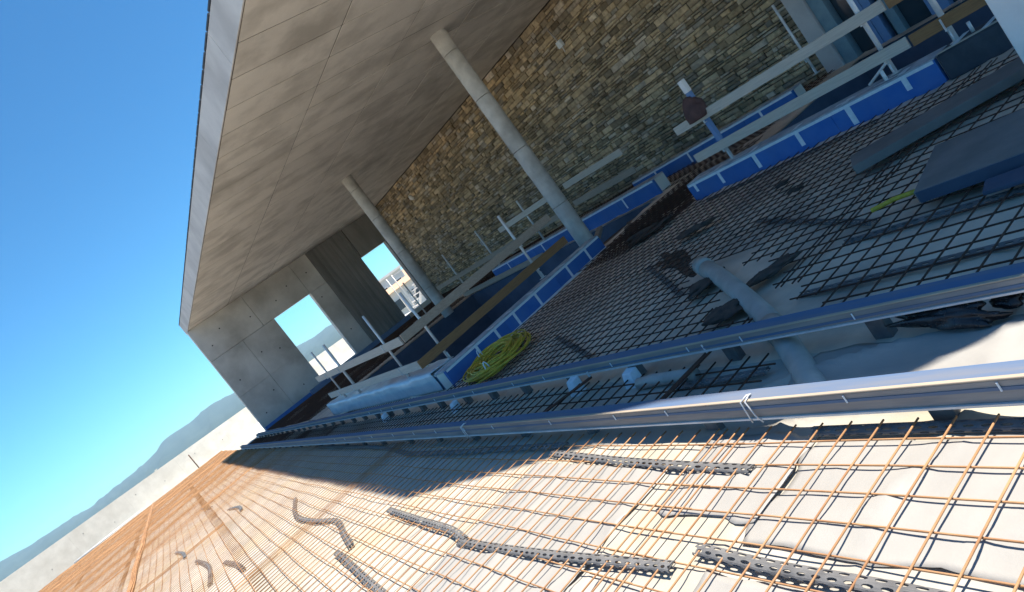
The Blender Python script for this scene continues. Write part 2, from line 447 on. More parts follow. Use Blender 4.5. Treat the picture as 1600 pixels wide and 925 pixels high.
# ------------------------------------------------------------------ steel mesh sheets
def barz(x, y):
    k = .45 if y < 7 else .9
    return k*(.010*math.sin(.9*x+.8*y+.4)+.008*math.sin(2.1*y-1.3*x)+.005*math.sin(3.7*x+1.1*y))
def bary(x, y):   # sideways wander of a bar
    return .004*math.sin(1.3*x+.5*y)+.003*math.sin(3.1*y+x)
def bar_pts(p, q, dz, n):
    o = []
    for i in range(n+1):
        t = i/n; x = p[0]+(q[0]-p[0])*t; y = p[1]+(q[1]-p[1])*t
        o.append((x+bary(x, y), y+bary(y, x), barz(x, y)+dz))
    return o
R_ = .0042
def mesh_sheet(x0, x1, y0, y1, label, group, fine, px=.15, offx=.09, offy=.11, dz=0.0, holes=(), mat_=None, jitter=0.0):
    cx, cy = (x0+x1)/2, (y0+y1)/2
    t = thing('reinforcement_mesh', label, 'steel mesh', (cx, cy, -.01), group)
    mt = mat_ or M['rust']
    rb = .0056 if mat_ else R_
    bars = []
    x = x0+offx
    while x < x1-.02:
        bars.append(((x, y0), (x, y1), 0.0, max(4, int((y1-y0)/.4)))); x += px
    y = y0+offy
    while y < y1-.02:
        bars.append(((x0, y), (x1, y), .0103, max(3, int((x1-x0)/.4)))); y += px
    def cut(p, q):
        """split a bar where it would run through an upstand, pit or pipe"""
        segs = [(0.0, 1.0)]
        for hx0, hx1, hy0, hy1 in holes:
            o = []
            for a, c in segs:
                if p[0] == q[0]:
                    if not hx0 < p[0] < hx1: o.append((a, c)); continue
                    L = q[1]-p[1]; u, v = (hy0-p[1])/L, (hy1-p[1])/L
                else:
                    if not hy0 < p[1] < hy1: o.append((a, c)); continue
                    L = q[0]-p[0]; u, v = (hx0-p[0])/L, (hx1-p[0])/L
                if v <= a or u >= c: o.append((a, c)); continue
                if u > a: o.append((a, u))
                if v < c: o.append((v, c))
            segs = o
        return [s_ for s_ in segs if s_[1]-s_[0] > .02]
    joined = MB()
    for p, q, z, n in bars:
        for a, c in cut(p, q):
            P = (p[0]+(q[0]-p[0])*a, p[1]+(q[1]-p[1])*a); Q = (p[0]+(q[0]-p[0])*c, p[1]+(q[1]-p[1])*c)
            pts = bar_pts(P, Q, z+dz, max(2, int(n*(c-a))))
            if fine:
                MB().tube(pts, rb, 6).build('bar', mt, t, smooth=True)
            else:
                joined.tube(pts, rb, 4, cap=False)
    if not fine and joined.v:
        joined.build('bars', mt, t, smooth=True, kind='stuff')
    return t
# terrace to the left of the outer rail
rowY = [-3.0+5.66*k for k in range(9)]
words = ['nearest', 'second', 'third', 'fourth', 'fifth', 'sixth', 'seventh', 'eighth', 'ninth']
nfar = 0
for j, y0 in enumerate(rowY):
    for k in range(6):
        x1 = 2.035-2.05*k; x0 = x1-2.2
        y1 = min(y0+6.0, 41.0)
        if y1-y0 < 1 or x1 < -.27*y1-1.2: continue
        fine = j <= 2 and k <= 1
        oy = .11
        if j == 0: oy = (1.361-y0) % .15
        if fine:
            lab = ('rusty steel mesh sheet %s along the outer rail' if k == 0 else 'rusty mesh sheet %s, one sheet away from the rail') % (
                ['nearest the camera', 'in the middle sunlit stretch', 'half in the roof shadow'][j])
            grp = 'mesh sheets on the terrace'
        else:
            lab = 'rusty mesh sheet on the terrace, %s row out, %s from the outer rail' % (words[j], (['next to' , 'second', 'third', 'fourth', 'fifth', 'sixth'][k]) if k else 'first')
            grp = 'far mesh sheets on the terrace'
        mesh_sheet(x0, x1, y0, y1, lab, grp, fine, offx=(1.924-x0) % .15, offy=oy, dz=.004*((j+k) % 2))
# narrow strip between the two rails
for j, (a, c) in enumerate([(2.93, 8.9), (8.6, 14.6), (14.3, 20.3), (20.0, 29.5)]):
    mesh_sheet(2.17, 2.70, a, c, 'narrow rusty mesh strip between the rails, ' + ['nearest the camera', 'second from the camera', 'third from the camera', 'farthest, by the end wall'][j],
               'mesh strips between the rails', j == 0, offx=.13, dz=.003*(j % 2), mat_=M['rust_dark_shade'])
# floor behind the rails
hol = [(7.35, 12.6, .5, 7.85), (3.15, 9.35, 9.3, 20.1), (2.95, 3.3, 2.95, 3.5), (3.2, 3.55, 3.3, 3.85), (3.5, 3.85, 3.65, 4.2), (3.8, 4.15, 4.0, 4.6), (4.1, 4.5, 4.4, 5.1), (9.3, 9.8, 10.4, 26), (10.6, 11.1, 7.0, 13)]
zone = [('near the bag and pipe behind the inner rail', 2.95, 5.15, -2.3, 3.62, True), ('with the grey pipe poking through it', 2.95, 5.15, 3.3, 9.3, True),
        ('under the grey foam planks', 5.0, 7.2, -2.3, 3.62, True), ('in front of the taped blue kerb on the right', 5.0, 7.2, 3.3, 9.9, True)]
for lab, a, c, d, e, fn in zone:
    mesh_sheet(a, c, d, e, 'shade-darkened steel mesh sheet ' + lab, 'mesh sheets behind the inner rail', fn, holes=hol, offx=.09, dz=.003*(a > 4), mat_=M['rust_dark_shade'])
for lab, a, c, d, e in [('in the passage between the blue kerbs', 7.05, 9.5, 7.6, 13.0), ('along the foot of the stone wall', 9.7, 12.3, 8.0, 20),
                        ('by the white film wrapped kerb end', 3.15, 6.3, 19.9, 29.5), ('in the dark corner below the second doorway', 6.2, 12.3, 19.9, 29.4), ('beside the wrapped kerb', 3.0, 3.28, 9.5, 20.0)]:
    mesh_sheet(a, c, d, e, 'dark steel mesh sheet ' + lab, 'mesh sheets behind the inner rail', False, holes=hol, mat_=M['rust_dark_shade'])
# a second layer lies crosswise in the dark passage, and a bundle out on the terrace
mesh_sheet(6.0, 8.2, 7.9, 9.6, 'loose upper mesh sheet lying askew before the dark blue kerb', None, False, holes=hol, offx=.05, offy=.02, dz=.045, mat_=M['rust_dark_shade'])
mesh_sheet(6.9, 9.3, 8.0, 10.9, 'loose extra mesh sheet piled in the passage by the round column', None, False, holes=hol, offx=.02, offy=.05, dz=.07, mat_=M['rust_dark_shade'])
t = thing('rebar_bundle', 'long straight bundle of orange rusty bars across the far terrace', 'steel bars', (-1.85, 26, .01))
for k in range(7):
    b = MB(); y0, y1 = 9.0+rnd.uniform(-.4, .4), 40.6+rnd.uniform(-.5, .2)
    xk = -1.85+(k % 4-1.5)*.03+(.015 if k > 3 else 0)
    b.tube([(xk+.008*math.sin(y*.8+k), y, .03+(.024 if k > 3 else 0)+barz(xk, y)) for y in np.linspace(y0, y1, 40)], .0125, 6)
    b.build('bar', M['rust'], t, smooth=True)

# ------------------------------------------------------------------ perforated plastic spacers
def spacer(path, label, group, r=.027, mod=.062):
    P = [Vector((x, y, 0)) for x, y in path]
    # resample
    L = [0]
    for a, c in zip(P, P[1:]): L.append(L[-1]+(c-a).length)
    n = max(3, int(L[-1]/mod)); sub = 4
    def at(s):
        s = min(max(s, 0), L[-1])
        for i in range(len(P)-1):
            if s <= L[i+1]+1e-9:
                u = (s-L[i])/(L[i+1]-L[i]); u2 = u
                p0 = P[max(i-1, 0)]; p1 = P[i]; p2 = P[i+1]; p3 = P[min(i+2, len(P)-1)]
                return .5*((2*p1)+(p2-p0)*u2+(2*p0-5*p1+4*p2-p3)*u2*u2+(3*p1-p0-3*p2+p3)*u2**3)
        return P[-1]
    b = MB(); ell = L[-1]
    A0, A1 = math.radians(-22), math.radians(202); sec = 4; zf = .62 if P[0].x > 2.1 else .5
    base = float(np.mean(wrinkle([p.x for p in P], [p.y for p in P])))+.004
    cache = {}
    def pt(s, a):
        p = at(s); d = (at(min(s+.01, ell))-at(max(s-.01, 0))).normalized(); side = Vector((d.y, -d.x, 0))
        z = base+.008+r*(1+math.sin(a))*zf
        q = p+side*(r*1.12*math.cos(a)); return (q.x, q.y, z)
    for i in range(n):
        s0, s1 = ell*i/n, ell*(i+1)/n
        for k in range(sec):
            a0 = A0+(A1-A0)*k/sec; a1 = A0+(A1-A0)*(k+1)/sec
            sh = .5*(s1-s0) if k % 2 else 0
            outer = [(0, 0), (.5, 0), (1, 0), (1, .5), (1, 1), (.5, 1), (0, 1), (0, .5)]
            inner = [(.5+.33*math.cos(th), .5+.27*math.sin(th)) for th in [math.radians(225+45*q) for q in range(8)]]
            n0 = len(b.v)
            for u, v in outer: b.v.append(pt(s0+sh+(s1-s0)*u, a0+(a1-a0)*v))
            for u, v in inner: b.v.append(pt(s0+sh+(s1-s0)*u, a0+(a1-a0)*v))
            for q in range(8):
                q2 = (q+1) % 8
                b.f.append((n0+q, n0+q2, n0+8+q2, n0+8+q))
    o = b.build('bar_spacer', M['spacer'], solid=.004)
    return tag(o, label, 'spacer', group)
SG = 'grey perforated spacers under the mesh'
sp = [
 ([(1.85, 4.50), (1.79, 3.7), (1.76, 3.1), (1.74, 2.48)], 'grey perforated spacer half in shadow, ending at the lapped mesh edge'),
 ([(1.08, 6.5), (1.06, 5.6), (1.05, 4.9), (1.0, 4.5)], 'curved grey spacer starting in the sunlit middle of the terrace'),
 ([(.98, 4.56), (1.02, 3.9), (1.07, 3.3), (1.15, 2.50)], 'long grey spacer in the sun joined to a curved one'),
 ([(1.26, 2.44), (1.24, 2.0), (1.24, 1.5), (1.22, .9)], 'grey perforated spacer running off the bottom edge of the picture'),
 ([(2.01, 2.32), (2.01, 1.9), (2.01, 1.4), (2.0, .9)], 'grey perforated spacer tight against the outer rail in the sun'),
 ([(.53, 6.7), (.50, 6.0), (.47, 5.4), (.44, 4.6)], 'grey spacer near the bottom middle of the terrace'),
 ([(.88, 10.8), (.70, 9.9), (.66, 9.2), (.72, 8.4), (.80, 7.7), (.72, 7.1), (.64, 6.5)], 'S-bent grey spacer on the sunlit terrace'),
 ([(-.64, 12.6), (-.52, 11.6), (-.50, 10.9), (-.56, 10.0)], 'bent grey spacer far left on the sunlit terrace'),
 ([(-.30, 10.6), (-.20, 9.9), (-.16, 9.2)], 'short grey spacer beside the bent far left one'),
 ([(-.95, 15.5), (-.82, 14.6), (-.80, 13.9)], 'small far grey spacer on the open terrace'),
 ([(.2, 15.5), (.35, 14.7), (.33, 14.0)], 'small grey spacer near the roof shadow edge far off'),
 ([(-.2, 19.6), (.0, 18.3)], 'tiny far grey spacer on the pale terrace'),
 ([(2.06, 14.4), (2.02, 11.6), (1.97, 9.4), (1.86, 7.9)], 'long dark spacer in the shade along the outer rail, farther one'),
 ([(1.84, 7.95), (1.86, 6.4), (1.9, 5.4), (1.93, 4.4)], 'long dark spacer in the shade along the outer rail, nearer one'),
 ([(5.3, 5.0), (4.85, 4.2), (4.26, 3.16)], 'dark spacer lying diagonally on the shaded mesh right of the pipe'),
 ([(4.07, 3.3), (4.05, 2.6), (4.02, 1.7)], 'dark spacer line beside the yellow hose end'),
 ([(3.42, 3.28), (3.41, 2.6), (3.40, 1.7)], 'dark spacer line just behind the inner rail'),
 ([(2.52, 3.75), (2.54, 3.3), (2.57, 2.98)], 'short dark spacer between the rails by the mesh strip end'),
 ([(5.15, 6.65), (4.6, 5.85), (4.03, 5.05)], 'dark spacer crossing the shaded mesh behind the pipe end'),
 ([(3.9, 7.2), (3.55, 6.4), (3.2, 5.6)], 'dark spacer near the yellow coil in the shade'),
 ([(7.05, 7.2), (7.1, 6.0), (7.12, 4.6)], 'dark spacer along the foot of the taped blue kerb'),
]
for i, (p, l) in enumerate(sp):
    spacer(p, l, SG)

# ------------------------------------------------------------------ steel rails
def rail(x0, x1, z0, z1, label, name_feet, Y0, Y1, clips):
    t = thing('steel_rail', label, 'rail', ((x0+x1)/2, (Y0+Y1)/2, -.06), 'steel rails along the terrace')
    th = .006; lip = .022
    seg = [(Y0+(Y1-Y0)*i/5, Y0+(Y1-Y0)*(i+1)/5-.004) for i in range(5)]
    for a, c in seg:
        MB().prof_y([(x0, z0), (x0+th, z0), (x0+th, z1-th), (x1, z1-th), (x1, z1-.0), (x0, z1-.0)], a, c, 1).build('front_channel', M['railface'], t, bevel=.002)
        MB().box(x0+.018, x1+.004, a, c, z1+.001, z1+.006).build('top_film', M['railtop'], t, bevel=.001)
        MB().box(x0-.004, x0+.016, a, c, z1+.002, z1+.010).build('lip', M['liptan'], t, bevel=.002)
        MB().box(x0-.0035, x0-.0005, a, c, z1-.040, z1-.026).build('groove_strip', M['railtop'], t)
        MB().box(x1-th, x1, a, c, z0, z1-.001-th).build('back_web', M['railface'], t)
        MB().box(x0-.012, x0-.001, a, c, z0, z0+.010).build('bottom_lip', M['galv'], t)
    y = Y0+.3
    while y < Y1:
        MB().box(x0+.04, x1-.012, y, y+.10, -.07, z0-.002).build('support_block', M['spacer'], t, bevel=.004)
        y += name_feet+rnd.uniform(-.15, .15)
    for yc in [Y0+1.1+k*.83+rnd.uniform(-.2, .2) for k in range(14)]:
        MB().tube([(x0-.006, yc, z1-.004), (x0-.006, yc, z1-.040)], .004, 6).build('pin', M['tape'], t)
    for yc in clips:
        b = MB(); b.tube([(x0-.016, yc-.02, z0-.01), (x0-.018, yc, z0+.03), (x0-.016, yc+.01, z1+.014), (x0+.03, yc+.015, z1+.02), (x0+.05, yc+.02, z1+.012)], .004, 6)
        b.tube([(x0-.016, yc+.05, z0-.01), (x0-.018, yc+.045, z0+.03), (x0-.016, yc+.04, z1+.014), (x0+.03, yc+.03, z1+.02), (x0+.05, yc+.02, z1+.012)], .004, 6)
        b.build('wire_clip', M['galv'], t, smooth=True)
    return t
rail(2.735, 2.85, .078, .14, 'inner steel rail with blue film on top, behind the mesh strip', .9, .3, 29.4, [])
rail(2.04, 2.135, .048, .148, 'outer steel rail, its near end in sunlight, beside the open terrace', 1.15, .3, 29.4, [2.60, 6.3])
# white foam packing and bent sheet under the inner rail
t = thing('rail_packing', 'pale blue-white packing pieces under the inner rail', 'packing', (2.72, 7, -.06))
for y in [4.33, 5.15, 8.0, 11.1]:
    h = rnd.uniform(.07, .12)
    MB().hexa([(2.62, y, -.06), (2.73, y, -.06), (2.73, y+.13, -.06), (2.62, y+.13, -.06), (2.66, y+.01, h*.6), (2.732, y, h*.6+.01), (2.732, y+.12, h*.6+.01), (2.66, y+.12, h*.6)]).build('packing_block', M['tape'], t, bevel=.004)
t = thing('steel_cross_tie', 'dark flat steel tie bridging the two rails near the pipe', 'steel bar', (2.45, 3.7, 0))
MB().beam((2.15, 3.66, .03), (2.76, 3.55, .06), .05, .012).build('flat_bar', M['rust_dark_shade'], t, bevel=.002)
MB().tube([(2.74, 3.55, .05), (2.74, 3.55, .13)], .01, 8).build('bolt', M['galv'], t)
t = thing('steel_cross_tie', 'dark flat steel tie between the rails, farther of the two', 'steel bar', (2.45, 5.1, 0))
MB().beam((2.15, 5.3, .03), (2.72, 4.95, .05), .05, .012).build('flat_bar', M['rust_dark_shade'], t, bevel=.002)
MB().tube([(2.72, 4.97, .04), (2.72, 4.97, .10)], .01, 8).build('bolt', M['galv'], t)
b = MB(); b.tube([(2.60, 4.22, -.01), (2.61, 4.05, .0), (2.60, 3.6, .0)], .045, 14)
tag(b.build('conduit_stub', M['pvc'], smooth=True), 'short pale conduit stub lying between the rails', 'pipe')

# ------------------------------------------------------------------ grey pipe and scraps
t = thing('drain_pipe', 'grey plastic drain pipe rising through the mesh and passing under the rails', 'pipe', (3.6, 4, -.05))
pp = [(4.38, 4.98, .045), (4.1, 4.58, .035), (3.7, 4.05, .02), (3.2, 3.42, -.005), (2.9, 3.08, -.02), (2.55, 2.72, -.045), (2.25, 2.42, -.06)]
MB().tube(pp, [.082, .078, .075, .075, .075, .072, .07], 18).build('pipe', M['pvc'], t, smooth=True)
MB().tube([(4.42, 5.04, .047), (4.28, 4.84, .043)], .088, 18).build('socket', M['pvc'], t, smooth=True)
MB().tube([(3.05, 3.26, -.012), (2.93, 3.11, -.018)], .088, 18).build('coupling', M['pvc'], t, smooth=True)
def blob(name, m, c, s, seed, label, cat, rot=0, amp=.5, nu=36, nv=18, crease=.3):
    b = MB()
    for j in range(nv+1):
        th = math.pi*j/nv
        for i in range(nu):
            ph = 2*math.pi*i/nu
            d = (math.sin(th)*math.cos(ph), math.sin(th)*math.sin(ph), math.cos(th))
            k = 1+amp*(float(vnoise2(d[0]*2.1+seed+d[2], d[1]*2.1+d[2]*1.3, seed))-.5)*2
            if crease: k *= 1+crease*(1-abs(2*float(vnoise2(d[0]*4+seed, d[1]*4+d[2]*3, seed+9))-1))
            x, y, z = d[0]*s[0]*k, d[1]*s[1]*k, d[2]*s[2]*k
            b.v.append((c[0]+x*math.cos(rot)-y*math.sin(rot), c[1]+x*math.sin(rot)+y*math.cos(rot), max(c[2]+z, c[2]-s[2]*.55)))
    for j in range(nv):
        for i in range(nu):
            a = j*nu+i; d = j*nu+(i+1) % nu
            b.f.append((a, a+nu, d+nu, d))
    return tag(b.build(name, m, smooth=True), label, cat)
blob('rubber_scrap', M['darkrag'], (4.02, 4.62, .02), (.13, .17, .028), 3, 'dark lump of scrap on the mesh by the pipe end', 'scrap', .7)
blob('rubber_scrap', M['darkrag'], (3.36, 3.92, .02), (.12, .16, .025), 4, 'brown flat lump of scrap beside the pipe near the inner rail', 'scrap', .4)
blob('rubber_scrap', M['darkrag'], (3.86, 3.78, .02), (.09, .17, .025), 5, 'blackish lump of scrap on the far side of the pipe', 'scrap', .9)
blob('rubber_scrap', M['darkrag'], (6.1, 5.2, .015), (.06, .08, .02), 7, 'small dark lump on the mesh before the taped kerb', 'scrap')
blob('rubber_scrap', M['darkrag'], (5.7, 4.75, .015), (.05, .08, .02), 8, 'smaller dark lump beside another before the taped kerb', 'scrap')
blob('rubber_scrap', M['darkrag'], (6.7, 8.1, .03), (.18, .34, .035), 9, 'dark heap on the mesh in the passage by the column', 'scrap', .5)
blob('rubber_scrap', M['darkrag'], (5.75, 6.3, .03), (.09, .22, .03), 10, 'dark heap in the middle of the shaded mesh', 'scrap', .3)
blob('plastic_bag', M['black'], (2.74, 2.0, .012), (.05, .23, .04), 12, 'crumpled glossy black plastic bag between the rails', 'bag', -.18, .45, 40, 22, .35)
blob('plastic_bag', M['black'], (2.79, 1.74, .02), (.04, .06, .035), 14, 'small black knotted end of plastic beside the larger black bag', 'bag', -.3, .3, 24, 14, .25)

blob('debris_patch', M['brownmat'], (7.7, 9.1, -.064), (.7, 1.2, .03), 19, 'dark brown debris spread over the passage floor by the column', 'debris', -.5, .5, 60, 16, .25)
blob('debris_patch', M['brownmat'], (5.1, 6.1, -.064), (.14, .75, .028), 23, 'long brown stain of debris under the shaded mesh', 'debris', -.62, .5, 60, 16, .25)
# yellow coil
t = thing('yellow_conduit_coil', 'yellow conduit coil lying at the foot of the blue kerb', 'conduit coil', (3.78, 8.45, 0))
b = MB(); pts = []
NL = 30
ca, sa = math.cos(math.radians(62)), math.sin(math.radians(62))
for i in range(NL*30):
    a = 2*math.pi*i/30; l = i/30
    rj = .68+.26*math.sin(l*2.3)+.07*math.sin(l*5.1+a*.5)
    u = rj*.98*math.cos(a)*(.97+.05*math.sin(3*l)); v = rj*.58*math.sin(a)*(1+.2*math.sin(l*1.7))
    z = .025+.10*(l/NL)*(.55+.45*math.sin(a+l*.2)**2)+.012*math.sin(a*2+l*3)
    pts.append((3.66+.84*(u*ca-v*sa)+.03*math.sin(i*.37+l), 8.47+.84*(u*sa+v*ca)+.03*math.cos(i*.29-l), z+.012*math.sin(i*.53)))
b.tube(pts, .0125, 6)
b.build('coiled_hose', M['hose'], t, smooth=True)
for q in range(2):
    a = [.9, 2.6][q]
    MB().tube([(3.74+.78*math.cos(a)*ca-.32*math.sin(a)*sa+.03*math.cos(k), 8.48+.78*math.cos(a)*sa+.32*math.sin(a)*ca, .1+.1*math.sin(k)) for k in np.linspace(0, 6.28, 14)], .008, 6).build('tie', M['tape'], t, smooth=True)
b = MB(); b.tube([(4.36, 3.2, .03), (4.42, 3.05, .035), (4.44, 2.9, .03), (4.45, 2.75, .03), (4.40, 2.6, .02), (4.3, 2.2, .02), (4.15, 1.8, .02)], .017, 10)
tag(b.build('yellow_conduit', M['hose'], smooth=True), 'short yellow conduit lying against the grey foam slab', 'conduit')

# ------------------------------------------------------------------ foam kerbs
def kerb(name, label, p, q, width, z0, z1, side, taps, group, top='foamtop', face='xps', foot=True, boardlen=1.25):
    """p->q front line; side = unit vector from the front face to the back"""
    P = Vector((*p, 0)); Q = Vector((*q, 0)); d = (Q-P); L = d.length; d.normalize(); n = Vector((*side, 0)).normalized()
    t = thing(name, label, 'kerb', ((p[0]+q[0])/2, (p[1]+q[1])/2, z0), group)
    def blk(s0, s1, a, c, h0, h1, nm, m, bev=0.0, par=None):
        o = [P+d*s0+n*a, P+d*s1+n*a, P+d*s1+n*c, P+d*s0+n*c]
        b = MB().hexa([(v.x, v.y, h0) for v in o]+[(v.x, v.y, h1) for v in o])
        return recalc(b.build(nm, m, par or t, bevel=bev))
    k = max(1, int(round(L/boardlen)))
    for i in range(k):
        blk(L*i/k, L*(i+1)/k-.004, 0, .06, z0, z1, 'foam_board', M[face], .004)
    blk(0, L, .061, width, z0, z1-.006, 'core', M['slab'])
    for i in range(k):
        j = rnd.uniform(-.004, .004)
        blk(L*i/k, L*(i+1)/k-.006, .012, width+.01, z1+.002, z1+.018+j, 'top_sheet', M[top], .003)
    for s_, w_, hf in taps:
        blk(s_, s_+w_, -.003, -.0005, z1-(z1-z0)*hf, z1-.004, 'tape_strip', M['tape'])
        blk(s_-.01, s_+w_+.01, .0, .16, z1+.023, z1+.0255, 'tape_strip', M['tape'])
    blk(.02, L-.02, -.0045, -.001, z1-.030, z1+.004, 'edge_tape', M['tape'])
    for q in range(int(L*1.6)):
        s0 = rnd.uniform(.05, L-.3); w_ = rnd.uniform(.05, .28); a_ = rnd.uniform(.02, .12)
        blk(s0, s0+w_, a_, a_+rnd.uniform(.03, .06), z1+.0262+q*.0002, z1+.0272+q*.0002, 'tape_patch', M['tape'])
    if foot:
        blk(.01, L-.01, -.02, -.001, z0, z0+.035, 'foot_strip', M['tape'])
    return t
KG = 'blue foam kerbs round the floor openings'
kerb('foam_kerb', 'blue foam kerb with white tape straps, right of the passage', (7.42, 7.75), (7.42, 3.95), .34, -.06, .215, (1, 0),
     [(.12, .05, .5), (.62, .05, .7), (1.28, .06, .8), (2.0, .06, .75), (2.72, .07, .9), (3.42, .06, .6)], KG, foot=False)
kerb('foam_kerb', 'dark blue foam kerb with tape straps below the round column', (3.32, 9.40), (7.2, 9.93), .30, -.06, .205, (-.135, .99),
     [(.62, .05, .95), (1.05, .05, .95), (1.5, .05, .95), (2.05, .05, .95), (2.9, .05, .95), (3.45, .05, .95)], KG)
kerb('foam_kerb', 'pale film wrapped kerb along the inner rail', (3.30, 17.6), (3.30, 9.75), .38, -.06, .21, (1, 0), [(1.0, .06, .9), (3.5, .05, .6), (5.2, .05, .6)], KG, top='wrap', face='xpspale', foot=False)
kerb('foam_kerb', 'blue foam kerb on the far side of the large opening, behind the column', (9.42, 18.2), (9.42, 10.5), .34, -.06, .26, (1, 0), [(1.0, .05, .7), (3.0, .05, .8), (5.0, .05, .8), (6.6, .05, .8)], KG, foot=False)
kerb('foam_kerb', 'low blue foam kerb at the foot of the stone wall', (10.75, 12.6), (10.75, 7.9), .3, -.06, .24, (1, 0), [(.8, .05, .8), (1.9, .05, .8), (2.8, .05, .8), (3.9, .05, .8)], KG, foot=False)
t = thing('bitumen_kerb', 'dark membrane covered kerb end with pale tape, beside the white pillar', 'kerb', (7.7, 3.5, -.06))
MB().hexa([(7.42, 3.93, -.06), (7.76, 3.93, -.06), (7.95, 3.0, -.06), (7.6, 3.0, -.06), (7.42, 3.93, .24), (7.76, 3.93, .24), (7.95, 3.0, .24), (7.6, 3.0, .24)]).build('kerb_body', M['bitumen'], t, bevel=.02)
MB().hexa([(7.42, 3.92, .243), (7.50, 3.92, .243), (7.68, 3.0, .243), (7.6, 3.0, .243), (7.42, 3.92, .249), (7.50, 3.92, .249), (7.68, 3.0, .249), (7.6, 3.0, .249)]).build('edge_tape', M['boardpale'], t)
for y in (3.72, 3.45, 3.2):
    MB().box(7.44+(3.93-y)*.19, 7.74+(3.93-y)*.19, y, y+.06, .2505, .254).build('tape_strip', M['tape'], t)
for i, (x, y) in enumerate([(7.62, 3.62), (7.72, 3.3)]):
    MB().tube([(x, y, .25), (x, y, .36)], .018, 8).build('anchor_tube', M['galv'], t, smooth=True)
# crumpled wrapping over the kerb beside the inner rail
b = MB(); nu, nv = 60, 14
for j in range(nv+1):
    for i in range(nu+1):
        y = 9.8+7.6*i/nu; u = j/nv
        if u < .5: x, z = 3.285-.0*u, -.05+.56*u
        else: x, z = 3.285+.42*(u-.5)*2, .235
        k = float(vnoise2(y*3.1, u*6, 61)); x -= .03*k; z += .035*k*(1 if u > .4 else .3)
        b.v.append((x, y, z))
for j in range(nv):
    for i in range(nu):
        a = j*(nu+1)+i; b.f.append((a, a+1, a+nu+2, a+nu+1))
tag(b.build('wrapping_film', M['wrap'], smooth=True, solid=.002), 'crumpled pale blue film thrown over the kerb beside the inner rail', 'plastic film')

# foam planks on the right
t = thing('foam_plank', 'long grey foam plank lying on the mesh before the taped kerb', 'foam plank', (5.95, 3.4, .02))
recalc(MB().hexa([(5.36, 3.86, .02), (5.72, 4.08, .02), (6.55, 2.75, .02), (6.18, 2.55, .02), (5.36, 3.86, .10), (5.72, 4.08, .10), (6.55, 2.75, .10), (6.18, 2.55, .10)]).build('plank', M['greyfoam'], t, bevel=.006))
t = thing('foam_slab', 'thick blue-grey foam slab on the mesh beside the yellow conduit', 'foam slab', (4.6, 2.2, .02))
recalc(MB().hexa([(4.22, 2.78, .02), (5.02, 2.98, .02), (5.15, 1.3, .02), (4.30, 1.2, .02), (4.22, 2.78, .105), (5.02, 2.98, .105), (5.15, 1.3, .105), (4.30, 1.2, .105)]).build('slab', M['greyfoam'], t, bevel=.006))
recalc(MB().hexa([(4.205, 2.76, .024), (4.217, 2.76, .024), (4.297, 1.2, .024), (4.285, 1.2, .024), (4.205, 2.76, .101), (4.217, 2.76, .101), (4.297, 1.2, .101), (4.285, 1.2, .101)]).build('blue_facing', M['navyfoam'], t))
b = MB().hexa([(3.98, 2.28, .03), (4.16, 2.33, .03), (4.2, 1.9, .03), (3.98, 1.92, .03), (3.98, 2.28, .055), (4.16, 2.33, .055), (4.2, 1.9, .055), (3.98, 1.92, .055)])
tag(recalc(b.build('foam_offcut', M['navyfoam'], bevel=.004)), 'small bright blue foam offcut in front of the thick grey slab', 'foam offcut')

# ------------------------------------------------------------------ guardrails
def post(x, y, z0, z1, label, r=.021, hooks=(.47, .95), hdir=(-1, 0), foot=True, group='galvanised guardrail posts'):
    t = thing('guardrail_post', label, 'post', (x, y, z0), group)
    MB().tube([(x, y, z0), (x, y, z1)], r, 10).build('tube', M['galv'], t, smooth=True)
    for h in hooks:
        hx, hy = hdir
        px, py = -hy, hx
        b = MB(); d = .065
        b.beam((x+hx*.01, y+hy*.01, h-.085), (x+hx*d, y+hy*d, h-.085), .03, .006)
        b.beam((x+hx*d, y+hy*d, h-.088), (x+hx*d, y+hy*d, h+.05), .03, .006, up=(px, py, 0))
        b.build('board_hook', M['galv'], t)
    if foot:
        b = MB(); b.box(x-.05, x+.05, y-.05, y+.05, z0, z0+.008); b.build('foot_plate', M['galv'], t, bevel=.002)
        b = MB(); b.tube([(x+hdir[0]*.03+.01, y+hdir[1]*.03, z0), (x+hdir[0]*.03+.01, y+hdir[1]*.03, z0+.12)], .012, 8); b.build('anchor_bolt', M['galv'], t, smooth=True)
    return t
post(3.42, 14.55, .24, 1.48, 'guardrail post seen against the first doorway, nearer of two', .03, (.42, .9))
post(3.42, 15.85, .24, 1.50, 'thin guardrail post seen against the first doorway, farther of two', .02, (.42, .9))
post(3.42, 11.2, .24, 1.50, 'guardrail post rising in front of the board marked concrete', .021, (.42, .9))
post(3.70, 9.95, .22, 1.46, 'guardrail post at the inner corner of the large opening', .022, (.47, .95), (0, -1))
post(5.98, 10.2, .22, 1.50, 'bright guardrail post standing before the round column', .024, (.47, .95), (0, -1))
for yy, lab in ((24.6, 'far guardrail post beside the second doorway'), (20.4, 'guardrail post just right of the farther round column'), (17.7, 'guardrail post midway along the stone wall rail'), (15.0, 'guardrail post left of the nearer round column')):
    post(9.48, yy, -.06 if yy > 18.3 else .28, 1.48, lab, .028, (.62, 1.1))
t = post(7.62, 6.92, .24, 1.02, 'guardrail post with a red-brown cloth hung on it', .026, (.47, .95))
MB().box(7.585, 7.655, 6.885, 6.955, .55, 1.33).build('sleeve', M['frameblue'], t, bevel=.004)
MB().box(7.58, 7.66, 6.88, 6.96, 1.332, 1.52).build('white_cap', M['white'], t, bevel=.004)
t = post(7.62, 4.45, .24, 1.75, 'tall guardrail post with a threaded clamp over the taped kerb', .026, (.47, .95))
